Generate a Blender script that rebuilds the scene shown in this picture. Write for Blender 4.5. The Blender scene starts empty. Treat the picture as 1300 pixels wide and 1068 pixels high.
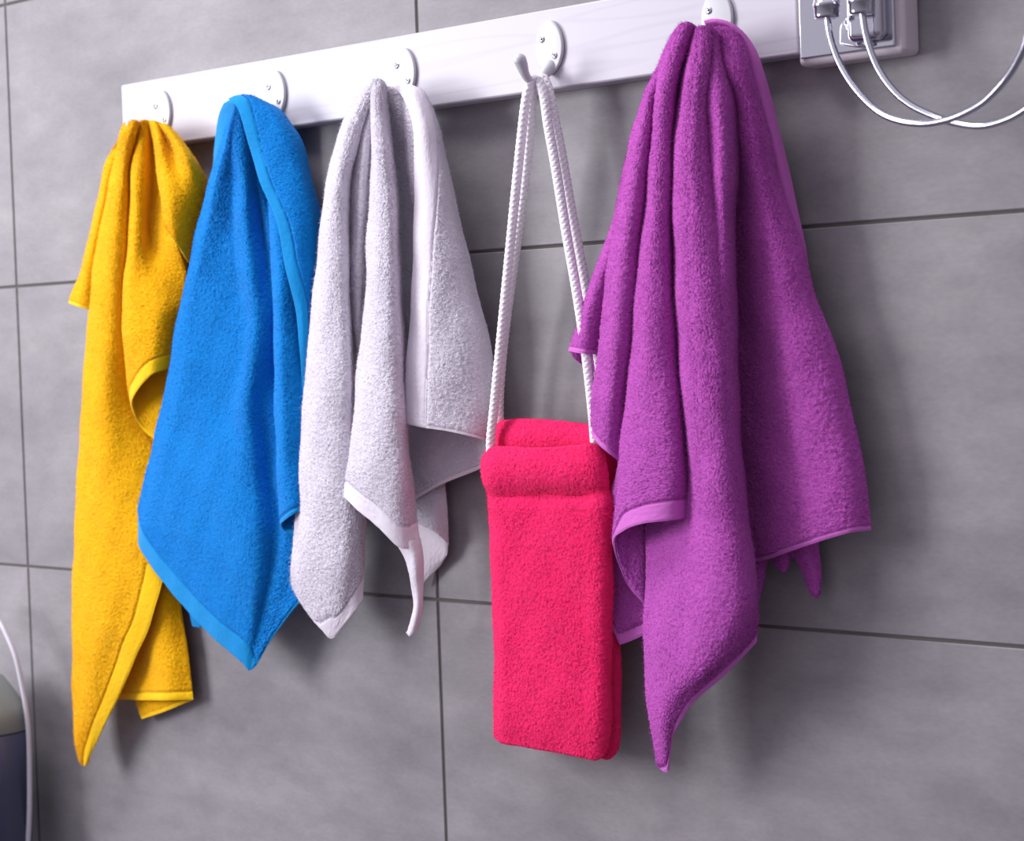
import bpy, math, random
import numpy as np
from mathutils import Vector, Matrix
SC = bpy.context.scene
COL = SC.collection
random.seed(4)
RNG = np.random.default_rng(7)

# ---------------------------------------------------------------- camera (solved from the tile grid, 0.60 x 0.30 m tiles)
FPX = 2500.0
PPX, PPY = 650.0, 489.0
YAW, PITCH, ROLL = 0.71296211, 0.02245865, -0.03516892
CAM = np.array([1.77457854, -1.24930174, 0.22350034])
fwd = np.array([-math.sin(YAW) * math.cos(PITCH), math.cos(YAW) * math.cos(PITCH), -math.sin(PITCH)])
r0 = np.cross(fwd, [0, 0, 1]); r0 /= np.linalg.norm(r0); u0 = np.cross(r0, fwd)
rgt = math.cos(ROLL) * r0 + math.sin(ROLL) * u0
upv = -math.sin(ROLL) * r0 + math.cos(ROLL) * u0
cd = bpy.data.cameras.new('camera')
cd.sensor_fit = 'HORIZONTAL'; cd.sensor_width = 36.0
cd.lens = 36.0 * FPX / 1300.0
cd.shift_x = 0.0
cd.shift_y = (PPY - 534.0) / 1300.0
cd.clip_start = 0.05
cd.dof.use_dof = True
cd.dof.focus_distance = 1.56
cd.dof.aperture_fstop = 9.0
cam = bpy.data.objects.new('camera', cd); COL.objects.link(cam)
m = Matrix(((rgt[0], upv[0], -fwd[0], CAM[0]), (rgt[1], upv[1], -fwd[1], CAM[1]), (rgt[2], upv[2], -fwd[2], CAM[2]), (0, 0, 0, 1)))
cam.matrix_world = m
SC.camera = cam

# ---------------------------------------------------------------- world, lamps, exposure
w = bpy.data.worlds.new('world'); SC.world = w; w.use_nodes = True
bg = w.node_tree.nodes['Background']
bg.inputs[1].default_value = 0.56
_n = w.node_tree.nodes; _l = w.node_tree.links   # dim bathroom: pale ceiling, darker floor and darker far right side
_tc = _n.new('ShaderNodeTexCoord'); _dot = _n.new('ShaderNodeVectorMath'); _dot.operation = 'DOT_PRODUCT'
_dot.inputs[1].default_value = (-0.35, 0.0, 0.9); _l.new(_tc.outputs['Generated'], _dot.inputs[0])
_cr = _n.new('ShaderNodeValToRGB'); _mr = _n.new('ShaderNodeMapRange'); _mr.inputs[1].default_value = -1; _mr.inputs[2].default_value = 1
_l.new(_dot.outputs['Value'], _mr.inputs[0]); _l.new(_mr.outputs[0], _cr.inputs[0]); _l.new(_cr.outputs[0], bg.inputs[0])
_cr.color_ramp.elements[0].position = 0.15; _cr.color_ramp.elements[0].color = (0.16, 0.14, 0.17, 1)
_cr.color_ramp.elements[1].position = 0.85; _cr.color_ramp.elements[1].color = (0.95, 0.92, 1.05, 1)
_e = _cr.color_ramp.elements.new(0.5); _e.color = (0.45, 0.42, 0.50, 1)
def area(name, loc, target, sx, sy, power, color):
    l = bpy.data.lights.new(name, 'AREA'); l.shape = 'RECTANGLE'; l.size = sx; l.size_y = sy
    l.energy = power; l.color = color
    o = bpy.data.objects.new(name, l); COL.objects.link(o)
    o.location = loc
    d = Vector(target) - Vector(loc)
    o.rotation_euler = d.to_track_quat('-Z', 'Y').to_euler()
    return o
area('top_area_light', (0.15, -0.75, 1.75), (0.6, 0, 0.15), 0.7, 0.5, 13, (1.0, 0.97, 1.0))  # unseen area light, added for the soft light from above
area('left_area_light', (-1.1, -1.75, 0.62), (0.6, 0, 0.2), 0.9, 1.1, 32, (0.96, 0.96, 1.0))  # unseen softbox, added as key and fill from the front left
SC.view_settings.view_transform = 'Standard'
SC.view_settings.look = 'None'
SC.view_settings.gamma = 1
SC.view_settings.exposure = 0.72

def P(x, y, d):
    """point of the place seen at (x, y) that stands d millimetres off the tiled wall"""
    v = fwd + rgt * (x - PPX) / FPX - upv * (y - PPY) / FPX
    t = (-d / 1000.0 - CAM[1]) / v[1]
    return CAM + v * t

# ---------------------------------------------------------------- helpers
def link(o, parent=None):
    COL.objects.link(o)
    if parent is not None: o.parent = parent
    return o
def thing(name, label, cat, group=None):
    o = bpy.data.objects.new(name, None); COL.objects.link(o)
    o.empty_display_size = 0.02
    o['label'] = label; o['category'] = cat
    if group: o['group'] = group
    return o
def np_mesh(name, verts, faces, mat, parent=None, smooth=True, mats=None):
    """faces: (n,4) quads; a repeated last index is a triangle"""
    verts = np.asarray(verts, np.float32); faces = np.asarray(faces, np.int32)
    me = bpy.data.meshes.new(name)
    me.vertices.add(len(verts)); me.vertices.foreach_set('co', verts.ravel())
    tri = faces[:, 2] == faces[:, 3]
    cnt = np.where(tri, 3, 4).astype(np.int32)
    mask = np.ones(faces.shape, bool); mask[tri, 3] = False
    loops = faces[mask]
    start = np.concatenate([[0], np.cumsum(cnt)[:-1]]).astype(np.int32)
    me.loops.add(len(loops)); me.loops.foreach_set('vertex_index', loops.astype(np.int32))
    me.polygons.add(len(faces)); me.polygons.foreach_set('loop_start', start)
    me.polygons.foreach_set('use_smooth', np.full(len(faces), smooth))
    for mm in (mats or [mat]): me.materials.append(mm)
    me.update(calc_edges=True); me.validate()
    o = bpy.data.objects.new(name, me)
    return link(o, parent)
class MB:
    def __init__(s): s.v = []; s.f = []; s.n = 0; s.m = []
    def add(s, v, f, mi=0):
        v = np.asarray(v, float); f = np.asarray(f, int)
        s.v.append(v); s.f.append(f + s.n); s.n += len(v); s.m.append(np.full(len(f), mi))
    def build(s, name, mat, parent=None, smooth=True, mats=None):
        o = np_mesh(name, np.vstack(s.v), np.vstack(s.f), mat, parent, smooth, mats)
        if mats:
            mi = np.concatenate(s.m)
            if len(mi) == len(o.data.polygons): o.data.polygons.foreach_set('material_index', mi.astype(np.int32))
        return o
def cr(P4, t):
    p0, p1, p2, p3 = P4
    return 0.5 * ((2 * p1) + (-p0 + p2) * t + (2 * p0 - 5 * p1 + 4 * p2 - p3) * t * t + (-p0 + 3 * p1 - 3 * p2 + p3) * t ** 3)
def spline(A, res):
    """Catmull-Rom along axis 0 of A (n, ..., 3), about res metres between samples"""
    A = np.asarray(A, float); n = len(A)
    E = np.concatenate([[2 * A[0] - A[1]], A, [2 * A[-1] - A[-2]]])
    out = []
    for i in range(n - 1):
        L = np.linalg.norm(A[i + 1] - A[i], axis=-1); L = np.mean(L) * 0.6 + 0.4 * np.max(L)
        k = max(1, int(math.ceil(L / res)))
        for j in range(k):
            out.append(cr(E[i:i + 4], j / k))
    out.append(A[-1])
    return np.array(out)

# ---------------------------------------------------------------- materials
def new_mat(name):
    mt = bpy.data.materials.new(name); mt.use_nodes = True
    nt = mt.node_tree; b = nt.nodes['Principled BSDF']
    return mt, nt, b
def simple(name, col, rough=0.5, metal=0.0, bump=None, spec=0.5):
    mt, nt, b = new_mat(name)
    b.inputs['Base Color'].default_value = (*col, 1); b.inputs['Roughness'].default_value = rough
    b.inputs['Metallic'].default_value = metal
    b.inputs['Specular IOR Level'].default_value = spec
    if bump:
        tc = nt.nodes.new('ShaderNodeTexCoord'); nz = nt.nodes.new('ShaderNodeTexNoise'); bp = nt.nodes.new('ShaderNodeBump')
        nz.inputs['Scale'].default_value = bump[0]; nz.inputs['Detail'].default_value = 3
        bp.inputs['Strength'].default_value = bump[1]; bp.inputs['Distance'].default_value = bump[2]
        nt.links.new(tc.outputs['Object'], nz.inputs['Vector']); nt.links.new(nz.outputs['Fac'], bp.inputs['Height'])
        nt.links.new(bp.outputs[0], b.inputs['Normal'])
    return mt
def terry(name, col, col2, sheen=0.25, trans=0.12):
    mt, nt, b = new_mat(name)
    N = nt.nodes.new; L = nt.links.new
    tc = N('ShaderNodeTexCoord')
    nz = N('ShaderNodeTexNoise'); nz.inputs['Scale'].default_value = 650; nz.inputs['Detail'].default_value = 2
    n2 = N('ShaderNodeTexNoise'); n2.inputs['Scale'].default_value = 45; n2.inputs['Detail'].default_value = 3
    L(tc.outputs['Object'], nz.inputs['Vector']); L(tc.outputs['Object'], n2.inputs['Vector'])
    ad = N('ShaderNodeMath'); ad.operation = 'MULTIPLY_ADD'; ad.inputs[1].default_value = 0.35
    L(n2.outputs['Fac'], ad.inputs[0]); L(nz.outputs['Fac'], ad.inputs[2])
    mr = N('ShaderNodeMapRange'); mr.inputs[1].default_value = 0.4; mr.inputs[2].default_value = 0.95
    L(ad.outputs[0], mr.inputs[0])
    mx = N('ShaderNodeMix'); mx.data_type = 'RGBA'
    mx.inputs[6].default_value = (*col2, 1); mx.inputs[7].default_value = (*col, 1)
    L(mr.outputs[0], mx.inputs[0]); L(mx.outputs[2], b.inputs['Base Color'])
    b.inputs['Roughness'].default_value = 0.95
    b.inputs['Specular IOR Level'].default_value = 0.1
    b.inputs['Sheen Weight'].default_value = sheen; b.inputs['Sheen Roughness'].default_value = 0.6
    b.inputs['Sheen Tint'].default_value = (*[min(1, c * 0.6 + 0.35) for c in col], 1)
    vo = N('ShaderNodeTexVoronoi'); vo.inputs['Scale'].default_value = 800
    L(tc.outputs['Object'], vo.inputs['Vector'])
    bp = N('ShaderNodeBump'); bp.inputs['Strength'].default_value = 0.6; bp.inputs['Distance'].default_value = 0.0008; bp.invert = True
    L(vo.outputs['Distance'], bp.inputs['Height']); L(bp.outputs[0], b.inputs['Normal'])
    if trans:
        tr = N('ShaderNodeBsdfTranslucent'); tr.inputs[0].default_value = (*col, 1)
        ms = N('ShaderNodeMixShader'); ms.inputs[0].default_value = trans
        L(b.outputs[0], ms.inputs[1]); L(tr.outputs[0], ms.inputs[2]); L(ms.outputs[0], nt.nodes['Material Output'].inputs[0])
    return mt
def woven(name, col):
    mt, nt, b = new_mat(name)
    N = nt.nodes.new; L = nt.links.new
    b.inputs['Base Color'].default_value = (*col, 1); b.inputs['Roughness'].default_value = 0.85
    b.inputs['Specular IOR Level'].default_value = 0.15
    b.inputs['Sheen Weight'].default_value = 0.15
    tc = N('ShaderNodeTexCoord'); nz = N('ShaderNodeTexNoise'); nz.inputs['Scale'].default_value = 900
    mp = N('ShaderNodeMapping'); mp.inputs['Scale'].default_value = (1, 1, 0.25)
    L(tc.outputs['Object'], mp.inputs[0]); L(mp.outputs[0], nz.inputs['Vector'])
    bp = N('ShaderNodeBump'); bp.inputs['Strength'].default_value = 0.35; bp.inputs['Distance'].default_value = 0.0005
    L(nz.outputs['Fac'], bp.inputs['Height']); L(bp.outputs[0], b.inputs['Normal'])
    return mt

YEL = terry('yellow_terry', (1.0, 0.57, 0.001), (0.97, 0.46, 0.001))
YEL_H = woven('yellow_weave', (0.95, 0.56, 0.002))
BLU = terry('blue_terry', (0.0, 0.265, 0.74), (0.0, 0.20, 0.66))
BLU_H = woven('blue_weave', (0.0, 0.25, 0.62))
WHI = terry('white_terry', (0.84, 0.79, 0.87), (0.74, 0.69, 0.79))
WHI_H = woven('white_weave', (0.80, 0.74, 0.82))
PUR = terry('purple_terry', (0.58, 0.115, 0.53), (0.44, 0.065, 0.41))
PUR_H = woven('purple_weave', (0.58, 0.14, 0.53))
PIN = terry('pink_knit', (1.0, 0.032, 0.20), (1.0, 0.012, 0.14), 0.25, 0.2)
PLASTIC = simple('white_enamel', (0.60, 0.60, 0.63), 0.28)
SCREW = simple('screw_steel', (0.62, 0.62, 0.66), 0.3, 1.0)
DARK = simple('slot_shade_dark', (0.03, 0.03, 0.035), 0.6)  # near-black colour standing in for shade inside the screw slots
CHROME = simple('chrome', (0.60, 0.60, 0.66), 0.07, 1.0)
STEEL = simple('steel_tube', (0.50, 0.50, 0.58), 0.17, 1.0)
CREAM = simple('cream_plastic', (0.62, 0.55, 0.60), 0.35)
CORD = simple('white_cord', (0.86, 0.82, 0.86), 0.7, 0.0, (900, 0.3, 0.0004))
GREYP = simple('grey_plastic', (0.24, 0.26, 0.25), 0.4)
NAVY = simple('navy_plastic', (0.045, 0.05, 0.10), 0.35)
HOSE = simple('pale_hose', (0.55, 0.53, 0.60), 0.4)

def tile_mat():
    mt, nt, b = new_mat('concrete_look_tile')
    N = nt.nodes.new; L = nt.links.new
    tc = N('ShaderNodeTexCoord'); mp = N('ShaderNodeMapping'); mp.inputs['Scale'].default_value = (1.0, 1.0, 2.2)
    L(tc.outputs['Object'], mp.inputs[0])
    a = N('ShaderNodeTexNoise'); a.inputs['Scale'].default_value = 4.2; a.inputs['Detail'].default_value = 7; a.inputs['Roughness'].default_value = 0.62
    c = N('ShaderNodeTexNoise'); c.inputs['Scale'].default_value = 22; c.inputs['Detail'].default_value = 5; c.inputs['Roughness'].default_value = 0.6
    d = N('ShaderNodeTexNoise'); d.inputs['Scale'].default_value = 160; d.inputs['Detail'].default_value = 2
    for n in (a, c, d): L(mp.outputs[0], n.inputs['Vector'])
    r1 = N('ShaderNodeValToRGB')
    r1.color_ramp.elements[0].position = 0.33; r1.color_ramp.elements[0].color = (0.195, 0.183, 0.198, 1)
    r1.color_ramp.elements[1].position = 0.68; r1.color_ramp.elements[1].color = (0.320, 0.300, 0.315, 1)
    L(a.outputs['Fac'], r1.inputs[0])
    r2 = N('ShaderNodeMapRange'); r2.inputs[1].default_value = 0.3; r2.inputs[2].default_value = 0.7; r2.inputs[3].default_value = 0.90; r2.inputs[4].default_value = 1.08
    L(c.outputs['Fac'], r2.inputs[0])
    r3 = N('ShaderNodeMapRange'); r3.inputs[1].default_value = 0.3; r3.inputs[2].default_value = 0.7; r3.inputs[3].default_value = 0.95; r3.inputs[4].default_value = 1.05
    L(d.outputs['Fac'], r3.inputs[0])
    mu = N('ShaderNodeMath'); mu.operation = 'MULTIPLY'; L(r2.outputs[0], mu.inputs[0]); L(r3.outputs[0], mu.inputs[1])
    vm = N('ShaderNodeVectorMath'); vm.operation = 'SCALE'; L(r1.outputs[0], vm.inputs[0]); L(mu.outputs[0], vm.inputs[3])
    L(vm.outputs[0], b.inputs['Base Color'])
    b.inputs['Roughness'].default_value = 0.48; b.inputs['Specular IOR Level'].default_value = 0.35
    bp = N('ShaderNodeBump'); bp.inputs['Strength'].default_value = 0.12; bp.inputs['Distance'].default_value = 0.0006
    L(c.outputs['Fac'], bp.inputs['Height']); L(bp.outputs[0], b.inputs['Normal'])
    return mt
TILE = tile_mat()
GROUT = simple('grout', (0.11, 0.10, 0.095), 0.9, 0.0, (500, 0.4, 0.0005))
def wood_mat():
    mt, nt, b = new_mat('white_painted_pine')
    N = nt.nodes.new; L = nt.links.new
    tc = N('ShaderNodeTexCoord'); mp = N('ShaderNodeMapping'); mp.inputs['Scale'].default_value = (0.8, 6, 12); mp.inputs['Rotation'].default_value = (0, 0.03, 0)
    L(tc.outputs['Object'], mp.inputs[0])
    nz = N('ShaderNodeTexNoise'); nz.inputs['Scale'].default_value = 3.0; nz.inputs['Detail'].default_value = 1
    L(mp.outputs[0], nz.inputs['Vector'])
    wv = N('ShaderNodeMath'); wv.operation = 'MULTIPLY'; wv.inputs[1].default_value = 34; L(nz.outputs['Fac'], wv.inputs[0])
    sn = N('ShaderNodeMath'); sn.operation = 'SINE'; L(wv.outputs[0], sn.inputs[0])
    mr = N('ShaderNodeMapRange'); mr.inputs[1].default_value = 0.55; mr.inputs[2].default_value = 1.0; mr.inputs[3].default_value = 0; mr.inputs[4].default_value = 1
    L(sn.outputs[0], mr.inputs[0])
    mx = N('ShaderNodeMix'); mx.data_type = 'RGBA'; mx.inputs[6].default_value = (0.55, 0.53, 0.59, 1); mx.inputs[7].default_value = (0.52, 0.495, 0.56, 1)
    L(mr.outputs[0], mx.inputs[0]); L(mx.outputs[2], b.inputs['Base Color'])
    b.inputs['Roughness'].default_value = 0.42
    bp = N('ShaderNodeBump'); bp.inputs['Strength'].default_value = 0.08; bp.inputs['Distance'].default_value = 0.0004; bp.invert = True
    L(mr.outputs[0], bp.inputs['Height']); L(bp.outputs[0], b.inputs['Normal'])
    return mt
WOOD = wood_mat()

# ---------------------------------------------------------------- tiled wall
def build_wall():
    mb = MB()
    g = 0.0013; TW, TH = 0.6, 0.3
    for i in range(-3, 4):
        for j in range(-4, 5):
            x0, x1 = i * TW + g, (i + 1) * TW - g
            z0, z1 = j * TH + g, (j + 1) * TH - g
            b = 0.0008
            v = []
            for (ins, y) in ((b, 0.0), (0, b), (0, 0.004)):
                v += [(x0 + ins, y, z0 + ins), (x1 - ins, y, z0 + ins), (x1 - ins, y, z1 - ins), (x0 + ins, y, z1 - ins)]
            f = [(0, 1, 2, 3)]
            for r in (0, 4):
                for k in range(4):
                    f.append((r + (k + 1) % 4, r + k, r + 4 + k, r + 4 + (k + 1) % 4))
            mb.add(v, f, 0)
    X0, X1, Z0, Z1 = -1.8, 2.4, -1.2, 1.5
    v = [(X0, .0014, Z0), (X1, .0014, Z0), (X1, .0014, Z1), (X0, .0014, Z1), (X0, .1, Z0), (X1, .1, Z0), (X1, .1, Z1), (X0, .1, Z1)]
    f = [(0, 1, 2, 3), (5, 4, 7, 6), (1, 5, 6, 2), (4, 0, 3, 7), (3, 2, 6, 7), (4, 5, 1, 0)]
    mb.add(v, f, 1)
    o = mb.build('wall_back', None, None, False, [TILE, GROUT])
    o['kind'] = 'structure'
build_wall()

# ---------------------------------------------------------------- small solid helpers
def rbox(mb, x0, x1, y0, y1, z0, z1, r=0.002, mi=0, seg=2):
    """box with rounded edges: superposed rings by a spherical corner map"""
    n = 2 * (seg + 1)
    def axis(a, b):
        c = [(-1, k) for k in range(seg + 1)] + [(1, k) for k in range(seg + 1)]
        return c
    pts = {}; V = []
    import itertools
    # cube-sphere style: subdivide each face with positions at corner arcs
    ts = [math.tan(math.pi / 4 * k / seg) if seg else 1 for k in range(seg + 1)]
    g = [-1 - 0] ; grid = []
    vals = [(-1, -t) for t in reversed(ts)] + [(1, t) for t in ts]
    cx = ((x0 + r, x1 - r), (y0 + r, y1 - r), (z0 + r, z1 - r))
    F = []
    for ax in range(3):
        u, v_ = (ax + 1) % 3, (ax + 2) % 3
        for s in (-1, 1):
            idx = []
            for (su, tu) in vals:
                row = []
                for (sv, tv) in vals:
                    d = [0, 0, 0]; d[ax] = s; d[u] = tu; d[v_] = tv
                    L = math.sqrt(sum(q * q for q in d))
                    c = [0, 0, 0]
                    c[ax] = cx[ax][0 if s < 0 else 1]; c[u] = cx[u][0 if su < 0 else 1]; c[v_] = cx[v_][0 if sv < 0 else 1]
                    p = tuple(round(c[q] + r * d[q] / L, 7) for q in range(3))
                    if p not in pts: pts[p] = len(V); V.append(p)
                    row.append(pts[p])
                idx.append(row)
            for a in range(len(vals) - 1):
                for b in range(len(vals) - 1):
                    q = (idx[a][b], idx[a + 1][b], idx[a + 1][b + 1], idx[a][b + 1])
                    F.append(q if s > 0 else q[::-1])
    mb.add(V, F, mi)
def frames(path):
    T = np.gradient(path, axis=0); T /= np.linalg.norm(T, axis=1)[:, None]
    N = np.zeros_like(path); a = np.array([0, 0, 1.0]) if abs(T[0][2]) < 0.9 else np.array([1.0, 0, 0])
    n = np.cross(T[0], a); n /= np.linalg.norm(n)
    for i in range(len(path)):
        n = n - T[i] * (n @ T[i]); n /= np.linalg.norm(n); N[i] = n
    return T, N, np.cross(T, N)
def weighted(o):
    md = o.modifiers.new('weighted', 'WEIGHTED_NORMAL'); md.weight = 60; md.mode = 'FACE_AREA'
    return o
def tube(mb, pts, rad, seg=16, res=0.002, braid=0.0, pitch=0.0062, caps=True):
    path = spline(np.array(pts), res); n = len(path)
    s = np.concatenate([[0], np.cumsum(np.linalg.norm(np.diff(path, axis=0), axis=1))])
    if np.ndim(rad) == 0: R = np.full(n, float(rad))
    else:
        rs = spline(np.array([(i, r, 0) for i, r in enumerate(rad)], float)[:, :], 10)[:, :] if False else None
        cum = np.concatenate([[0], np.cumsum(np.linalg.norm(np.diff(np.array(pts), axis=0), axis=1))])
        R = np.interp(s / s[-1], cum / cum[-1], rad)
    T, N, B = frames(path)
    th = np.linspace(0, 2 * math.pi, seg, endpoint=False)
    rr = R[:, None] * np.ones(seg)[None]
    if braid:
        k = 2 * math.pi / pitch; m_ = 4
        p1 = np.cos(k * s[:, None] + m_ * th[None] * 1); p2 = np.cos(k * s[:, None] - m_ * th[None] * 1)
        hb = np.maximum(p1, p2)
        rr = rr + braid * (hb - 0.4)
    ring = path[:, None] + rr[..., None] * (np.cos(th)[None, :, None] * N[:, None] + np.sin(th)[None, :, None] * B[:, None])
    V = ring.reshape(-1, 3)
    i, j = np.meshgrid(np.arange(n - 1), np.arange(seg), indexing='ij')
    j2 = (j + 1) % seg
    F = np.stack([i * seg + j, i * seg + j2, (i + 1) * seg + j2, (i + 1) * seg + j], -1).reshape(-1, 4)
    mb.add(V, F)
    if caps:
        for e, tv, sg in ((0, -T[0], 1), (n - 1, T[-1], -1)):
            c = path[e]; VV = [ring[e]]
            for q in range(1, 5):
                a = math.pi / 2 * q / 5
                VV.append(c + (ring[e] - c) * math.cos(a) + tv * R[e] * math.sin(a))
            VV = np.vstack(VV + [(c + tv * R[e])[None]]); f = []
            for q in range(5):
                for k in range(seg):
                    k2 = (k + 1) % seg
                    f.append((q * seg + k, (q + 1) * seg + k, (q + 1) * seg + k2, q * seg + k2) if q < 4 else (q * seg + k, 5 * seg, q * seg + k2, q * seg + k2))
            f = np.array(f)
            if sg < 0: f = np.where((f[:, 2] == f[:, 3])[:, None], f[:, [2, 1, 0, 0]], f[:, ::-1])
            mb.add(VV, f)
def prism_y(mb, outline, y0, y1, bev=0.001, mi=0):
    """outline in (x, z), front at y0 (towards the room), back at y1"""
    o = np.array(outline, float); c = o.mean(0); n = len(o)
    d = o - c; L = np.linalg.norm(d, axis=1)[:, None]; inn = c + d * (1 - bev / L); inn2 = c + d * (1 - 0.3 * bev / L)
    rings = [(inn, y0), (inn2, y0 + bev * 0.3), (o, y0 + bev), (o, y1)]
    V = [(c[0], y0, c[1])]
    for r, y in rings: V += [(p[0], y, p[1]) for p in r]
    F = []
    for k in range(n):
        k2 = (k + 1) % n
        F.append((0, 1 + k, 1 + k2, 1 + k2))
        for r in range(3):
            a = 1 + r * n
            F.append((a + k2, a + k, a + n + k, a + n + k2))
    V.append((c[0], y1, c[1])); e = len(V) - 1; a = 1 + 3 * n
    for k in range(n): F.append((e, a + (k + 1) % n, a + k, a + k))
    mb.add(V, F, mi)

# ---------------------------------------------------------------- rail
RZ0, RZ1 = 0.4245, 0.4893
t = thing('coat_rail', 'long white painted wooden rail screwed along the grey tiles, carrying five hooks', 'coat rail')
mb = MB(); rbox(mb, 0.2148, 0.9985, -0.0200, -0.0002, RZ0, RZ1, 0.0022)
weighted(mb.build('board', WOOD, t))

# ---------------------------------------------------------------- hooks
def screw_meshes(parent, x, z, yf, ang=0.5):
    mb = MB(); n = 20
    V = []; F = []
    prof = [(0.0, 0.0007), (0.0016, 0.0007), (0.0028, 0.0003), (0.0031, -0.0003)]
    for r, h in prof[1:]:
        for k in range(n):
            a = 2 * math.pi * k / n
            V.append((x + r * math.cos(a), yf - h, z + r * math.sin(a)))
    V.append((x, yf - 0.0007, z)); c = len(V) - 1
    for k in range(n):
        k2 = (k + 1) % n
        F.append((c, k, k2, k2))
        for q in range(2): F.append((q * n + k2, q * n + k, (q + 1) * n + k, (q + 1) * n + k2))
    mb.add(V, F)
    s = mb.build('screw', SCREW, parent)
    m2 = MB()
    for da in (0, math.pi / 2):
        ca, sa = math.cos(ang + da), math.sin(ang + da)
        w_, l_ = 0.0004, 0.0017
        pts = [(-l_, -w_), (l_, -w_), (l_, w_), (-l_, w_)]
        V = []
        for yy in (yf - 0.00085, yf - 0.0004):
            V += [(x + a * ca - b * sa, yy, z + a * sa + b * ca) for a, b in pts]
        F = [(0, 1, 2, 3), (7, 6, 5, 4), (1, 0, 4, 5), (2, 1, 5, 6), (3, 2, 6, 7), (0, 3, 7, 4)]
        m2.add(V, F)
    # raised near-black cross, the slot's shade put into its colour
    m2.build('cross_slot_shade', DARK, s, False)
hook_labels = ['white enamelled hook under the yellow towel, nearest the rail\'s left end',
    'white enamelled hook holding the blue towel',
    'white enamelled hook holding the white towel',
    'white enamelled hook with curved arm in full view, holding the pink pouch\'s cord',
    'white enamelled hook holding the purple towel']
HX = [0.2781, 0.4400, 0.6030, 0.7658, 0.9292]; HZ = [0.4552, 0.4557, 0.4560, 0.4578, 0.4588]
def make_hook(x, z, lab):
    t = thing('coat_hook', lab, 'hook', 'white hooks on the rail')
    out = []
    for k in range(48):
        a = 2 * math.pi * k / 48
        yy = math.sin(a) * 0.0215
        ww = 0.0142 * (1 - 0.14 * math.sin(a)**2 * (1 if math.sin(a) < 0 else 0.2))
        out.append((x + math.cos(a) * ww, z + yy))
    mb = MB(); prism_y(mb, out, -0.0235, -0.0201, 0.0014)
    weighted(mb.build('back_plate', PLASTIC, t))
    screw_meshes(t, x - 0.0062, z + 0.0074, -0.0236, 0.3)
    screw_meshes(t, x + 0.0062, z - 0.0070, -0.0236, 0.9)
    mb = MB()
    pr = [(21.5, -15.0), (27, -19.5), (34, -25.5), (42, -29.5), (49, -28), (54, -23), (57, -17), (59.2, -13)]
    tube(mb, [(x, -d / 1000, z + q / 1000) for d, q in pr], [0.0062, 0.0048, 0.0036, 0.0031, 0.0031, 0.0037, 0.0048, 0.0052], 20, 0.001)
    mb.build('hook_arm', PLASTIC, t)
for x, z, lab in zip(HX, HZ, hook_labels): make_hook(x, z, lab)

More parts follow.
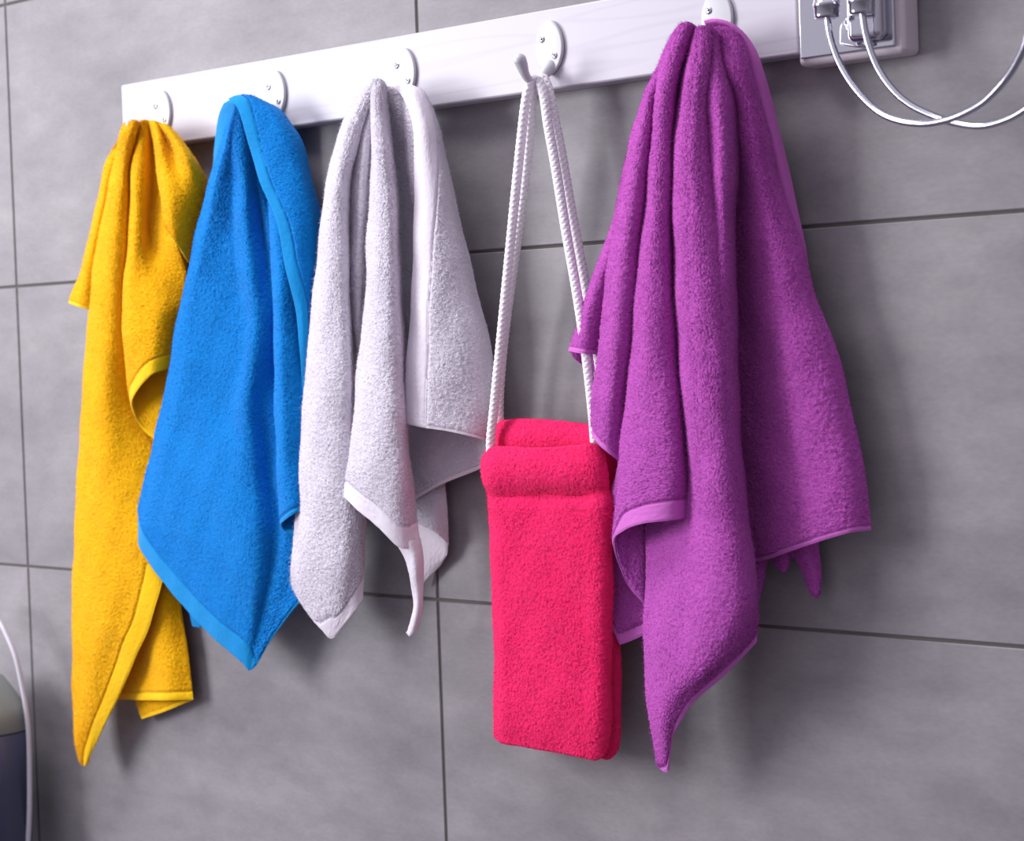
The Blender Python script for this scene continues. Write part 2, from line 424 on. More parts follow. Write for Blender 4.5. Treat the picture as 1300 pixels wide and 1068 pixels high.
# ---------------------------------------------------------------- cloth
def grid_from_rows(rows, res):
    A = np.array([[P(*c) for c in r] for r in rows])          # (nv, nu, 3)
    A = spline(A, res)                                        # along v
    A = spline(A.transpose(1, 0, 2), res).transpose(1, 0, 2)  # along u
    return A
def grid_normals(A):
    du = np.gradient(A, axis=1); dv = np.gradient(A, axis=0)
    n = np.cross(du, dv); L = np.linalg.norm(n, axis=-1, keepdims=True)
    n = n / np.maximum(L, 1e-12)
    if n[..., 1].mean() > 0: n = -n
    return n
def blur(a, k=2):
    for _ in range(k):
        b = np.pad(a, 1, mode='edge')
        a = (b[1:-1, 1:-1] * 4 + b[:-2, 1:-1] + b[2:, 1:-1] + b[1:-1, :-2] + b[1:-1, 2:]) / 8
    return a
class Cloth:
    """collects patches of one towel: pile cloth and flat woven hems"""
    def __init__(s, res=0.00092, thick=0.0032, pile=0.0011, fuzz=60000):
        s.res = res; s.thick = thick; s.pile = pile; s.fuzz = fuzz
        s.body = MB(); s.hems = []
    def shell(s, A, Nn, mask, T, J, JL, mb, quant):
        nv, nu = A.shape[:2]
        idx = -np.ones((nv, nu), int)
        use = np.zeros((nv, nu), bool)
        use[:-1, :-1] |= mask; use[1:, :-1] |= mask; use[:-1, 1:] |= mask; use[1:, 1:] |= mask
        cnt = use.sum()
        if cnt == 0: return
        idx[use] = np.arange(cnt)
        # edge distance inside this mask (cells) for rounding
        inside = np.ones((nv, nu), bool)
        pm = np.pad(mask, 1)
        full = pm[:-1, :-1] & pm[1:, :-1] & pm[:-1, 1:] & pm[1:, 1:]
        d = np.where(full, 9.0, 0.0)
        for k in range(3):
            q = np.pad(d, 1, mode='edge')
            d = np.minimum(d, 1 + np.minimum(np.minimum(q[:-2, 1:-1], q[2:, 1:-1]), np.minimum(q[1:-1, :-2], q[1:-1, 2:])))
        prof = np.interp(d, [0, 1, 2, 3], [0.35, 0.75, 0.95, 1.0])
        h = T * 0.5 * prof
        lat = JL * prof[..., None]
        F_ = A + Nn * (h + J)[..., None] + lat
        B_ = A - Nn * (h + np.roll(J, 7, 0))[..., None] + lat
        V = np.vstack([F_[use], B_[use]])
        ii, jj = np.nonzero(mask)
        a = idx[ii, jj]; b = idx[ii, jj + 1]; c = idx[ii + 1, jj + 1]; e = idx[ii + 1, jj]
        front = np.stack([a, e, c, b], -1); back = np.stack([a, b, c, e], -1) + cnt
        sides = []
        up = ~pm[:-2, 1:-1] & mask; dn = ~pm[2:, 1:-1] & mask; lf = ~pm[1:-1, :-2] & mask; rt = ~pm[1:-1, 2:] & mask
        for msk, (p, q) in ((up, ((0, 1), (0, 0))), (dn, ((1, 0), (1, 1))), (lf, ((0, 0), (1, 0))), (rt, ((1, 1), (0, 1)))):
            i2, j2 = np.nonzero(msk)
            if len(i2) == 0: continue
            v1 = idx[i2 + p[0], j2 + p[1]]; v2 = idx[i2 + q[0], j2 + q[1]]
            sides.append(np.stack([v1, v2, v2 + cnt, v1 + cnt], -1))
        Fm = np.vstack([front, back] + sides)
        mb.add(V, Fm)
    def patch(s, rows, hems=(), allhem=False, thick=None, und=0.0010, v0=None):
        A = grid_from_rows(rows, s.res); N = grid_normals(A)
        nv, nu = A.shape[:2]
        # gentle irregular waviness of the cloth
        ph = RNG.uniform(0, 6.28, 6)
        X = A[..., 0]; Z = A[..., 2]
        wv = np.sin(X * 90 + Z * 40 + ph[0]) * 0.5 + np.sin(Z * 110 + X * 70 + ph[1]) * 0.35 + np.sin(X * 160 - Z * 90 + ph[2]) * 0.25
        A = A + N * (wv * und)[..., None]
        hem = np.zeros((nv, nu), bool); line = np.zeros((nv, nu))
        if allhem: hem[:] = True
        for side, wid, *rng in hems:
            if side in ('bottom', 'top'):
                seg = np.linalg.norm(np.diff(A, axis=0), axis=-1)
                cs = np.vstack([np.zeros((1, nu)), np.cumsum(seg, 0)])
                D = cs[-1][None] - cs if side == 'bottom' else cs
                tpar = np.linspace(0, 1, nu)[None, :]
            else:
                seg = np.linalg.norm(np.diff(A, axis=1), axis=-1)
                cs = np.hstack([np.zeros((nv, 1)), np.cumsum(seg, 1)])
                D = cs if side == 'left' else cs[:, -1:] - cs
                tpar = np.linspace(0, 1, nv)[:, None]
            if np.ndim(wid) == 0: W = np.full(tpar.shape, wid / 1000.0)
            else: W = np.interp(tpar, [q[0] for q in wid], [q[1] / 1000.0 for q in wid])
            hm = (D < W) & (W > 0.0012)
            if rng: hm &= (tpar >= rng[0]) & (tpar <= rng[1])
            hem |= hm
            line = np.maximum(line, np.where((W > 0.004), np.exp(-((D - W) / 0.0011) ** 2), 0) * (1 if not rng else ((tpar >= rng[0]) & (tpar <= rng[1]))))
        th = thick if thick else s.thick
        T = np.full((nv, nu), th) * (1 - 0.45 * line)
        J0 = RNG.uniform(-0.5, 0.5, (nv, nu)) * s.pile * 0.5 + blur(RNG.uniform(-1, 1, (nv, nu)), 2) * s.pile * 0.22
        J0 = J0 * (1 - 0.9 * line) - line * 0.0004
        JL = RNG.uniform(-1, 1, (nv, nu, 3)) * s.res * 0.42
        hf = hem[:-1, :-1] & hem[1:, 1:]
        bf = ~hf
        if bf.any(): s.shell(A, N, bf, T, J0, JL, s.body, 0)
        if hf.any():
            s.hems.append(MB())
            Jh = blur(RNG.uniform(-1, 1, (nv, nu)), 3) * 0.00035 - line * 0.0004
            s.shell(A, N, hf, T * 0.75, Jh, JL * 0.0, s.hems[-1], 0)
        # fibres
        if bf.any() and s.fuzz:
            cell = np.nonzero(bf); area_ = len(cell[0]) * s.res ** 2
            n = int(area_ * s.fuzz * 10)
            k = RNG.integers(0, len(cell[0]), n); i_, j_ = cell[0][k], cell[1][k]
            sd = RNG.choice([-1.0, 1.0], n, p=[0.3, 0.7])
            p = A[i_, j_] + N[i_, j_] * (sd * T[i_, j_] * 0.4)[:, None] + RNG.normal(0, 0.0004, (n, 3))
            dr = N[i_, j_] * sd[:, None] * 1.0 + RNG.normal(0, 0.75, (n, 3)) + np.array([0, 0, -0.25])
            dr /= np.linalg.norm(dr, axis=1)[:, None]
            Lf = RNG.uniform(0.8, 2.0, (n, 1)) * s.pile * 1.35
            sdv = np.cross(dr, RNG.normal(0, 1, (n, 3))); sdv /= np.linalg.norm(sdv, axis=1)[:, None]
            wd = 0.00012
            V = np.empty((n * 3, 3)); V[0::3] = p + sdv * wd; V[1::3] = p - sdv * wd; V[2::3] = p + dr * Lf
            b = np.arange(n) * 3
            s.body.add(V, np.stack([b, b + 1, b + 2, b + 2], -1))
    def build(s, root, mat, hmat, name='cloth'):
        o = s.body.build(name, mat, root)
        for hm in s.hems:
            h = hm.build('woven_hem', hmat, root)
            h['label'] = 'flat smooth woven hem'
        return o
# ---------------------------------------------------------------- yellow towel
root = thing('hand_towel', 'bright yellow terry towel hanging in folds from the leftmost hook', 'towel')
C = Cloth()
C.patch([  # long left fold
    [(160,157,52),(165,154,62),(171,152,65),(176,154,62),(181,158,50)],
    [(154,168,46),(160,168,60),(165,168,66),(171,170,62),(175,172,46)],
    [(146,200,36),(152,200,50),(159,200,58),(165,202,50),(169,203,36)],
    [(139,234,34),(146,235,50),(154,236,57),(162,238,50),(167,240,33)],
    [(125,299,32),(133,299,48),(145,299,56),(158,299,50),(164,299,34)],
    [(117,367,32),(124,367,47),(138,367,55),(152,370,50),(160,372,36)],
    [(111,430,32),(119,430,46),(134,430,54),(151,430,48),(166,430,30)],
    [(105,515,32),(113,515,45),(132,515,52),(157,515,40),(183,515,22)],
    [(101,580,32),(109,580,44),(133,580,50),(165,580,40),(205,585,22)],
    [(95,693,30),(103,693,42),(132,690,48),(170,688,42),(212,695,32)],
    [(93,790,30),(101,790,40),(128,786,46),(160,780,42),(196,775,36)],
    [(93,845,30),(99,845,38),(118,842,43),(142,838,40),(171,838,36)],
    [(94,890,30),(99,893,36),(113,893,40),(128,893,38),(147,893,34)],
    [(97,935,31),(101,937,35),(108,937,37),(117,936,36),(125,938,33)],
    [(103,968,33),(105,970,34),(107,973,34),(109,972,34),(111,968,33)]],
    hems=[('right', [(0.6, 20), (0.78, 27), (0.93, 16), (1, 8)], 0.66, 1.0)])
C.patch([  # short left corner behind it
    [(148,180,36),(153,182,34),(160,184,30)],
    [(136,207,32),(143,208,38),(153,210,28)],
    [(129,232,30),(136,233,38),(148,235,26)],
    [(118,286,28),(125,287,36),(140,288,24)],
    [(104,340,26),(112,342,34),(132,345,22)],
    [(88,385,24),(102,390,31),(126,397,20)]], hems=[('bottom', 4)])
C.patch([  # middle fold curling at the bottom
    [(184,160,44),(178,160,44),(175,157,50),(180,153,56),(184,152,56),(188,153,54),(194,156,46)],
    [(186,172,40),(176,172,38),(172,172,42),(177,170,55),(184,172,55),(192,176,46),(200,176,44)],
    [(184,205,32),(172,205,34),(167,205,40),(173,205,54),(182,205,54),(193,205,42),(206,205,40)],
    [(184,240,30),(170,240,32),(165,240,38),(171,240,54),(181,240,52),(193,240,38),(212,240,36)],
    [(184,300,28),(168,300,32),(161,300,39),(168,300,53),(178,300,52),(192,300,38),(222,300,38)],
    [(190,340,28),(168,340,32),(159,340,39),(166,340,53),(180,340,51),(200,340,42),(235,340,30)],
    [(200,390,28),(168,390,32),(156,388,40),(163,387,54),(184,385,53),(208,385,46),(240,385,26)],
    [(215,440,26),(175,438,34),(157.5,432,43),(164,426,54),(184,420,55),(206,414,48),(240,408,22)],
    [(222,573,24),(182,547,35),(168,517,45),(172,499,53),(186,482,55),(201,472,50),(238,462,18)]],
    hems=[('bottom', [(0, 5), (0.3, 8), (0.42, 14), (1, 15)])])
C.patch([  # right flap
    [(188,154,48),(194,153,56),(201,155,54),(208,158,54),(214,163,42)],
    [(195,180,44),(202,178,60),(210,176,50),(222,176,56),(232,180,38)],
    [(200,209,44),(208,208,59),(222,206,52),(240,205,54),(254,212,32)],
    [(204,245,46),(212,245,60),(230,243,55),(250,240,44),(266,238,24)],
    [(209,280,56),(219,285,61),(234,288,50),(252,284,34),(270,280,22)],
    [(214,294,57),(225,312,57),(238,332,43),(254,345,28),(272,355,18)]], hems=[('bottom', 4)])
C.patch([  # rear layer
    [(170,190,24),(190,190,26),(215,190,24),(240,200,20)],
    [(145,400,16),(175,400,20),(205,400,22),(235,400,16)],
    [(140,600,14),(170,600,20),(200,600,24),(224,600,15)],
    [(140,700,14),(170,700,20),(200,700,26),(226,700,15)],
    [(142,770,13),(172,770,20),(204,770,26),(230,770,14)],
    [(145,830,13),(176,830,18),(208,831,25),(239,832,14)],
    [(147,888,14),(180,889,20),(214,889,24),(245,888,14)]], hems=[('bottom', 8)])
C.patch([
    [(168,845,9),(200,845,10),(240,845,9)],
    [(171,880,9),(203,880,11),(243,878,9)],
    [(181,913,11),(210,903,12),(245,889,10)]], hems=[('bottom', 4)])
C.build(root, YEL, YEL_H)

# ---------------------------------------------------------------- blue towel
root = thing('hand_towel', 'bright blue terry towel with a flat hem running down over its front', 'towel')
C = Cloth(pile=0.0008)
C.patch([  # main sheet
    [(298,137,48),(301,135,52),(304,133,53),(307,133,54),(310,133,52),(313,134,50),(318,136,46)],
    [(289,158,44),(294,156,54),(299,156,55),(303,157,56),(308,157,54),(312,158,52),(318,158,44)],
    [(280,190,42),(287,189,56),(296,189,55),(304,190,58),(313,190,54),(318,190,49),(326,192,42)],
    [(265,235,44),(275,235,56),(297,235,51),(310,235,58),(324,235,47),(331,235,44),(340,236,38)],
    [(251,290,45),(264,290,54),(297,290,47),(313,290,57),(334,290,41),(342,290,43),(356,291,36)],
    [(240,340,46),(254,340,53),(300,340,46),(318,340,56),(340,340,42),(350,340,42),(364,341,34)],
    [(227,400,46),(242,400,53),(306,400,44),(322,400,54),(341,400,46),(352,400,38),(368,401,32)],
    [(217,460,46),(235,460,53),(303,460,45),(318,460,54),(338,460,45),(352,460,36),(370,460,30)],
    [(205,520,45),(225,520,52),(292,520,47),(312,520,54),(334,520,42),(354,520,35),(374,520,30)],
    [(186,600,42),(208,600,51),(280,600,53),(318,600,51),(342,600,37),(358,600,34),(378,600,30)],
    [(175,650,38),(196,668,50),(262,690,53),(320,712,51),(348,695,37),(363,690,35),(385,675,30)],
    [(172,676,38),(186,710,46),(250,790,49),(304,838,47),(320,850,44),(347,808,38),(386,758,32)]],
    hems=[('bottom', [(0, 20), (0.5, 22), (0.74, 22), (0.79, 3), (1, 3)])])
C.patch([  # pleat along the right, curling at its end
    [(362,250,38),(350,250,38),(342,250,40),(347,250,47),(356,250,46),(366,250,38)],
    [(372,320,34),(356,320,36),(346,320,42),(352,320,52),(364,320,49),(374,320,40)],
    [(384,378,30),(360,378,34),(349,378,46),(355,378,57),(368,378,52),(382,378,42)],
    [(392,480,30),(360,480,34),(350,480,47),(356,480,58),(370,480,54),(392,480,42)],
    [(394,560,30),(362,560,34),(353,560,47),(359,560,58),(373,560,54),(394,560,42)],
    [(394,684,30),(364,675,36),(356,666,47),(362,660,56),(376,651,56),(394,641,42)]],
    hems=[('bottom', 5)])
C.patch([  # outer flap with the flat hem
    [(291,126,60),(298,123,60),(308,121,58),(320,122,54),(332,129,46)],
    [(301,135,64),(311,129,63),(322,127,58),(336,132,52),(352,138,38)],
    [(309,157,64),(321,156,62),(337,150,58),(352,147,52),(365,150,36)],
    [(318,190,62),(333,190,61),(352,187,57),(370,184,49),(386,186,32)],
    [(330,229,61),(346,230,60),(364,228,56),(384,228,47),(397,230,30)],
    [(351,281,60),(365,280,58),(380,280,54),(396,279,44),(409,280,28)],
    [(361,332,59),(372,332,57),(384,332,52),(400,332,42),(414,332,28)],
    [(368,360,58),(377,360,56),(388,360,51),(402,360,40),(414,360,28)],
    [(376,400,56),(385,400,54),(393,400,48),(404,400,38),(416,400,28)],
    [(381,450,53),(388,450,51),(395,450,45),(406,450,36),(418,450,28)],
    [(383,490,48),(389,490,46),(396,490,42),(406,490,34),(418,490,28)],
    [(386,560,44),(391,560,42),(398,560,38),(408,560,32),(418,560,26)]],
    hems=[('left', [(0, 14), (0.25, 15), (0.6, 13), (1, 9)])])
C.patch([  # turned-in hem at the top left
    [(285,131,50),(292,127,55),(299,130,57)],
    [(278,150,44),(288,146,49),(300,143,52)],
    [(274,180,39),(284,172,45),(296,168,47)],
    [(270,210,35),(279,200,42),(290,198,43)],
    [(265,234,33),(273,229,38),(284,225,39)]], allhem=True)
C.patch([  # rear layer
    [(300,160,26),(335,160,28),(365,165,24)],
    [(285,300,16),(330,300,20),(385,300,16)],
    [(265,500,14),(315,500,18),(380,500,14)],
    [(240,690,14),(300,690,18),(372,690,14)],
    [(238,770,14),(290,760,18),(350,745,14)]])
C.patch([[(232,745,22),(262,750,22)],[(240,775,21),(262,785,21)],[(245,795,20),(254,797,20)]], allhem=True)
C.build(root, BLU, BLU_H)

# ---------------------------------------------------------------- white towel
root = thing('hand_towel', 'white terry towel with three hanging points, between the blue and purple towels', 'towel')
C = Cloth(pile=0.0013)
C.patch([  # left strip and the hollow beside it
    [(472,108,52),(475,104,56),(478,102,57),(480,102,56),(482,104,54),(484,106,52),(487,110,48)],
    [(456,124,50),(461,123,60),(466,123,62),(470,124,61),(474,125,57),(478,126,56),(483,128,50)],
    [(438,155,48),(445,155,62),(452,155,65),(458,156,62),(463,157,56),(469,158,58),(476,158,46)],
    [(425,189,48),(433,189,63),(442,189,66),(449,190,61),(455,190,52),(465,190,57),(474,190,42)],
    [(416,234,48),(424,234,64),(433,234,66),(440,234,59),(446,234,47),(460,234,54),(473,234,40)],
    [(408,290,48),(416,290,64),(428,290,66),(438,290,60),(444,290,43),(457,290,51),(470,290,38)],
    [(402,346,48),(412,346,64),(426,346,66),(438,346,60),(442,346,42),(455,346,48),(468,346,36)],
    [(395,412,48),(407,412,64),(424,412,66),(440,412,60),(446,412,41),(455,412,45),(466,412,34)],
    [(388,477,48),(402,477,63),(422,477,66),(443,477,60),(451,477,42),(458,477,40),(468,477,32)],
    [(384,540,48),(398,540,62),(420,540,64),(440,540,58),(452,540,46),(460,540,40),(472,540,32)],
    [(379,600,48),(394,600,60),(418,600,62),(440,600,57),(454,600,49),(462,600,43),(470,600,34)],
    [(376,657,48),(391,658,59),(416,658,60),(438,658,56),(452,658,50),(459,658,45),(464,658,38)],
    [(371,716,46),(386,722,56),(412,722,57),(436,720,54),(450,718,48),(457,717,44),(462,715,38)],
    [(372,745,44),(390,777,48),(408,799,48),(421,811,46),(438,793,44),(450,777,42),(461,760,38)]],
    hems=[('bottom', [(0, 2), (0.35, 2), (0.45, 6), (0.55, 22), (1, 26)])])
C.patch([  # centre strip
    [(475,106,62),(477,102,66),(481,100,67),(485,102,66),(489,109,58)],
    [(472,126,56),(476,124,68),(480,123,71),(484,124,68),(489,126,56)],
    [(473,157,52),(477,157,68),(482,157,72),(487,157,68),(493,157,50)],
    [(472,207,50),(477,207,68),(485,207,73),(493,207,68),(500,207,48)],
    [(471,250,50),(477,250,68),(487,250,73),(498,250,68),(505,250,48)],
    [(468,300,50),(475,300,67),(487,300,72),(500,300,67),(507,300,46)],
    [(467,346,50),(474,346,67),(487,346,72),(501,346,67),(508,346,46)],
    [(460,425,52),(468,425,67),(485,425,72),(503,425,66),(511,425,46)],
    [(454,482,54),(463,482,68),(484,482,73),(505,482,66),(514,482,46)],
    [(449,540,56),(459,540,70),(484,540,74),(508,540,66),(516,540,46)],
    [(441,598,56),(452,598,69),(480,600,73),(511,600,65),(521,600,46)],
    [(438,631,56),(455,648,64),(484,673,64),(509,696,58),(534,692,46)]],
    hems=[('bottom', [(0, 15), (0.5, 20), (1, 20)])])
C.patch([  # its twisted tip
    [(503,690,54),(518,686,55),(534,683,46)],
    [(512,706,50),(524,703,52),(537,702,44)],
    [(518,725,49),(528,724,50),(538,722,42)],
    [(522,745,47),(530,745,46),(538,743,41)],
    [(526,772,44),(531,772,45),(536,772,40)],
    [(519,798,41),(525,799,42),(529,796,39)],
    [(516,803,40),(520,808,40),(524,804,39)]], allhem=True)
C.patch([  # hollow right of the centre
    [(486,110,50),(493,110,48),(503,111,46)],
    [(488,130,44),(500,130,44),(514,128,46)],
    [(490,180,38),(503,180,36),(520,180,40)],
    [(496,250,34),(512,250,33),(532,250,34)],
    [(500,346,32),(516,346,32),(532,346,32)],
    [(505,450,30),(516,450,30),(530,450,30)],
    [(508,520,28),(520,520,28),(535,520,26)]])
C.patch([  # right flap, hemmed down its left edge
    [(500,111,52),(506,108,54),(514,108,54),(522,110,52),(530,114,46)],
    [(514,126,58),(521,122,60),(528,120,60),(536,121,54),(541,127,40)],
    [(523,157,58),(533,157,60),(542,157,58),(550,157,51),(556,161,32)],
    [(526,198,56),(538,198,59),(548,198,56),(557,198,49),(565,199,30)],
    [(526,256,54),(541,256,58),(556,256,54),(569,256,45),(579,258,28)],
    [(525,330,52),(545,330,57),(565,330,52),(583,330,42),(596,330,26)],
    [(521,391,52),(545,391,56),(570,391,50),(594,391,40),(611,391,24)],
    [(517,451,52),(542,451,55),(572,451,49),(602,451,38),(625,451,22)],
    [(515,500,52),(540,501,54),(570,502,48),(602,503,36),(628,505,22)],
    [(514,538,52),(540,543,53),(570,548,47),(601,555,36),(622,562,22)]],
    hems=[('left', 27), ('bottom', 3)])
C.patch([
    [(506,114,50),(512,112,54),(521,116,54)],
    [(512,135,46),(518,135,55),(526,135,56)],
    [(514,169,42),(520,169,53),(530,169,54)],
    [(517,205,40),(522,205,51),(532,205,53)],
    [(522,240,40),(526,240,47),(533,240,50)],
    [(526,262,40),(529,262,45),(534,262,48)]])
C.patch([  # inner side of the rear layer
    [(500,440,20),(560,440,16),(610,440,12)],
    [(505,530,20),(560,530,16),(622,530,12)],
    [(514,585,21),(562,580,17),(623,568,12)],
    [(522,637,23),(562,615,19),(620,591,13)]], hems=[('bottom', 4)])
C.patch([
    [(520,575,12),(540,575,11),(562,570,9)],
    [(522,610,14),(545,610,13),(564,608,9)],
    [(526,640,18),(550,645,17),(568,645,10)],
    [(528,664,22),(553,676,21),(570,692,12)]])
C.patch([
    [(526,652,21),(552,665,19),(569,688,12)],
    [(530,690,15),(550,695,14),(567,705,10)],
    [(534,744,8),(540,738,7),(560,716,6)]], allhem=True)
C.build(root, WHI, WHI_H)

# ---------------------------------------------------------------- purple towel
root = thing('hand_towel', 'large purple terry towel with thick folds, hanging at the right end of the rail', 'towel')
C = Cloth(pile=0.0014, res=0.00098, thick=0.0036)
C.patch([  # far left corner
    [(797,200,46),(803,200,52),(818,200,40)],
    [(785,254,44),(793,254,54),(810,254,38)],
    [(771,310,42),(780,310,53),(800,310,36)],
    [(752,356,42),(763,357,53),(790,358,34)],
    [(738,400,42),(750,401,52),(782,402,32)],
    [(723,446,42),(741,449,51),(772,451,32)]], hems=[('bottom', 4)])
C.patch([[(724,446,38),(744,444,32),(768,446,28)],[(730,456,35),(746,458,30),(768,462,27)],[(740,464,32),(752,471,29),(766,480,26)]])
C.patch([  # left strip
    [(838,84,48),(840,83,54),(842,82,56),(845,83,54),(848,84,48)],
    [(820,118,48),(824,118,60),(828,118,62),(832,118,58),(838,118,44)],
    [(812,146,48),(817,146,62),(822,146,64),(827,146,60),(834,146,44)],
    [(801,184,48),(808,184,62),(815,184,65),(822,184,60),(830,184,42)],
    [(789,240,48),(796,240,62),(806,240,66),(816,240,60),(826,240,40)],
    [(778,300,48),(786,300,62),(798,300,66),(811,300,58),(820,300,40)],
    [(771,343,48),(780,343,61),(793,343,65),(807,344,57),(816,345,40)],
    [(764,411,48),(773,411,60),(786,411,64),(800,412,56),(810,413,38)],
    [(758,464,46),(768,464,59),(781,464,63),(796,464,54),(806,465,38)],
    [(754,505,46),(764,505,58),(777,505,62),(791,506,53),(802,507,38)],
    [(750,547,44),(758,562,54),(770,573,56),(782,583,50),(793,590,38)]], hems=[('bottom', 5)])
C.patch([  # second strip, hem turned up and curling at its foot
    [(872,40,52),(868,40,54),(864,36,60),(867,31,68),(872,28,70),(878,29,69),(886,35,62)],
    [(860,56,46),(854,56,48),(850,54,56),(856,53,68),(863,52,72),(870,53,68),(877,57,54)],
    [(852,84,44),(844,84,46),(838,84,56),(845,84,69),(853,84,72),(861,84,68),(869,86,50)],
    [(848,127,40),(838,127,44),(833,127,55),(839,127,69),(845,127,72),(852,127,67),(859,127,46)],
    [(845,173,38),(835,173,42),(830,173,55),(835,173,68),(842,173,71),(849,173,66),(856,173,44)],
    [(840,227,38),(830,227,42),(824,227,55),(830,227,68),(838,227,71),(848,227,65),(855,227,42)],
    [(838,298,36),(825,298,42),(817,298,55),(824,298,68),(834,298,71),(847,298,64),(855,298,42)],
    [(835,370,36),(819,370,42),(810,370,55),(818,370,68),(831,370,71),(848,370,64),(858,370,42)],
    [(832,440,36),(813,440,42),(803,440,55),(812,440,67),(828,440,71),(850,440,63),(863,440,42)],
    [(832,516,36),(808,516,42),(797,516,55),(806,516,68),(827,516,72),(854,516,66),(869,516,44)],
    [(820,605,34),(801,595,44),(789,584,57),(801,580,70),(827,578,75),(858,578,70),(875,578,48)],
    [(819,690,36),(797,666,46),(784,640,58),(796,630,71),(822,624,77),(855,620,73),(876,618,54)],
    [(819,770,36),(794,738,44),(779,690,56),(792,674,70),(816,665,78),(851,661,75),(874,658,58)]],
    hems=[('bottom', [(0, 3), (0.38, 4), (0.5, 14), (1, 16)])])
C.patch([  # behind it
    [(787,560,44),(800,560,46),(830,560,38)],
    [(784,598,42),(800,600,44),(830,600,36)],
    [(774,632,40),(790,632,42),(830,632,34)],
    [(763,689,38),(780,690,36),(830,690,28)],
    [(758,716,38),(778,720,33),(828,720,26)],
    [(761,745,38),(780,750,31),(827,745,26)],
    [(770,782,37),(788,785,31),(826,778,27)],
    [(787,819,35),(801,814,32),(826,803,28)]], hems=[('bottom', 9), ('left', 3)])
C.patch([  # big central fold
    [(880,42,56),(885,36,64),(890,33,68),(896,33,68),(901,34,66),(906,37,62),(912,44,54)],
    [(872,78,52),(880,74,70),(888,72,75),(896,72,74),(903,72,69),(911,74,66),(919,78,52)],
    [(860,127,48),(869,126,70),(880,126,76),(890,126,74),(899,126,68),(916,122,69),(934,118,48)],
    [(855,173,48),(864,173,71),(877,173,77),(890,173,74),(901,173,67),(919,173,70),(937,173,46)],
    [(853,227,48),(862,227,71),(877,227,78),(892,227,75),(905,227,68),(920,227,70),(936,227,44)],
    [(854,298,48),(863,298,72),(878,298,79),(895,298,77),(910,298,71),(922,298,68),(931,298,42)],
    [(857,385,48),(866,385,72),(880,385,80),(897,385,80),(912,385,75),(924,385,67),(933,385,40)],
    [(862,440,48),(870,440,72),(884,440,80),(900,440,80),(915,440,76),(926,440,67),(935,440,40)],
    [(868,516,48),(876,516,72),(889,516,80),(905,516,81),(919,516,77),(930,516,67),(937,516,40)],
    [(866,600,44),(880,600,62),(894,600,75),(909,600,80),(925,600,77),(935,600,66),(941,600,40)],
    [(824,660,38),(850,660,50),(888,660,68),(908,660,77),(930,660,75),(941,660,66),(948,660,42)],
    [(821,710,42),(846,710,54),(876,710,66),(905,710,76),(933,710,74),(948,712,64),(955,715,42)],
    [(820,770,42),(843,770,58),(872,770,68),(903,770,74),(936,770,72),(953,770,62),(961,768,44)],
    [(819,831,42),(840,838,58),(864,843,67),(888,845,70),(910,835,69),(940,810,62),(962,792,46)],
    [(825,915,42),(840,922,54),(853,900,60),(866,885,62),(888,866,63),(927,836,58),(961,806,46)],
    [(836,975,44),(848,979,46),(852,945,50),(862,920,54),(881,892,56),(922,854,53),(961,814,44)]],
    hems=[('bottom', [(0, 0), (0.1, 4), (0.3, 8), (0.6, 11), (1, 8)])])
C.patch([  # right panel
    [(888,40,46),(905,33,50),(920,33,52),(935,41,50),(945,56,42)],
    [(905,85,42),(922,82,58),(936,84,60),(945,88,54),(953,100,40)],
    [(928,125,38),(938,122,54),(948,122,57),(956,124,50),(963,130,36)],
    [(930,173,36),(942,173,48),(955,173,54),(967,172,47),(977,174,32)],
    [(927,227,26),(942,227,34),(960,227,50),(976,227,44),(988,228,29)],
    [(924,298,20),(945,298,26),(972,298,46),(997,298,42),(1015,298,28)],
    [(926,373,18),(950,373,24),(984,373,44),(1015,373,40),(1035,373,26)],
    [(928,449,17),(956,449,23),(998,449,44),(1038,449,40),(1064,449,26)],
    [(930,548,17),(962,548,23),(1010,548,43),(1060,548,40),(1087,548,25)],
    [(935,630,17),(968,628,24),(1020,626,42),(1076,622,39),(1100,616,24)],
    [(950,716,20),(982,708,27),(1030,691,40),(1076,677,38),(1105,673,24)]],
    hems=[('bottom', 4)])
C.patch([  # flat hem of the rear layer
    [(898,36,48),(896,30,53),(894,26,54)],
    [(912,34,50),(911,28,54),(910,24,52)],
    [(926,42,46),(928,35,50),(930,29,46)],
    [(936,60,42),(942,52,45),(947,44,38)],
    [(944,80,38),(953,72,40),(961,66,30)],
    [(950,108,34),(960,100,35),(970,92,26)],
    [(962,140,30),(971,136,30),(981,130,20)],
    [(976,185,28),(984,182,27),(992,180,16)],
    [(986,235,24),(995,232,22),(1004,230,14)],
    [(1000,292,20),(1008,291,18),(1017,289,12)],
    [(1016,350,16),(1022,350,14),(1028,350,9)]], allhem=True)
C.patch([  # rear layer
    [(905,90,30),(935,90,30),(955,95,26)],
    [(920,150,24),(955,150,24),(982,152,18)],
    [(920,300,16),(970,300,18),(1012,300,12)],
    [(930,500,13),(980,500,16),(1040,500,11)],
    [(940,640,13),(985,640,16),(1042,640,11)],
    [(955,700,13),(985,706,16),(1008,708,13)]])
C.patch([
    [(1000,650,13),(1020,650,17),(1040,650,11)],
    [(1006,695,13),(1022,698,19),(1040,692,11)],
    [(1017,722,13),(1031,725,17),(1043,724,11)],
    [(1028,745,13),(1035,748,15),(1042,742,12)],
    [(1035,757,13),(1038,759,13),(1041,755,13)]])
C.patch([[(975,690,13),(990,690,17),(1005,690,13)],[(978,705,13),(992,708,17),(1006,700,13)],[(985,718,13),(996,727,16),(1004,712,14)]])
C.patch([[(946,680,13),(960,680,17),(975,680,13)],[(946,725,13),(960,728,17),(974,715,13)],[(950,770,14),(958,775,15),(966,735,14)]])
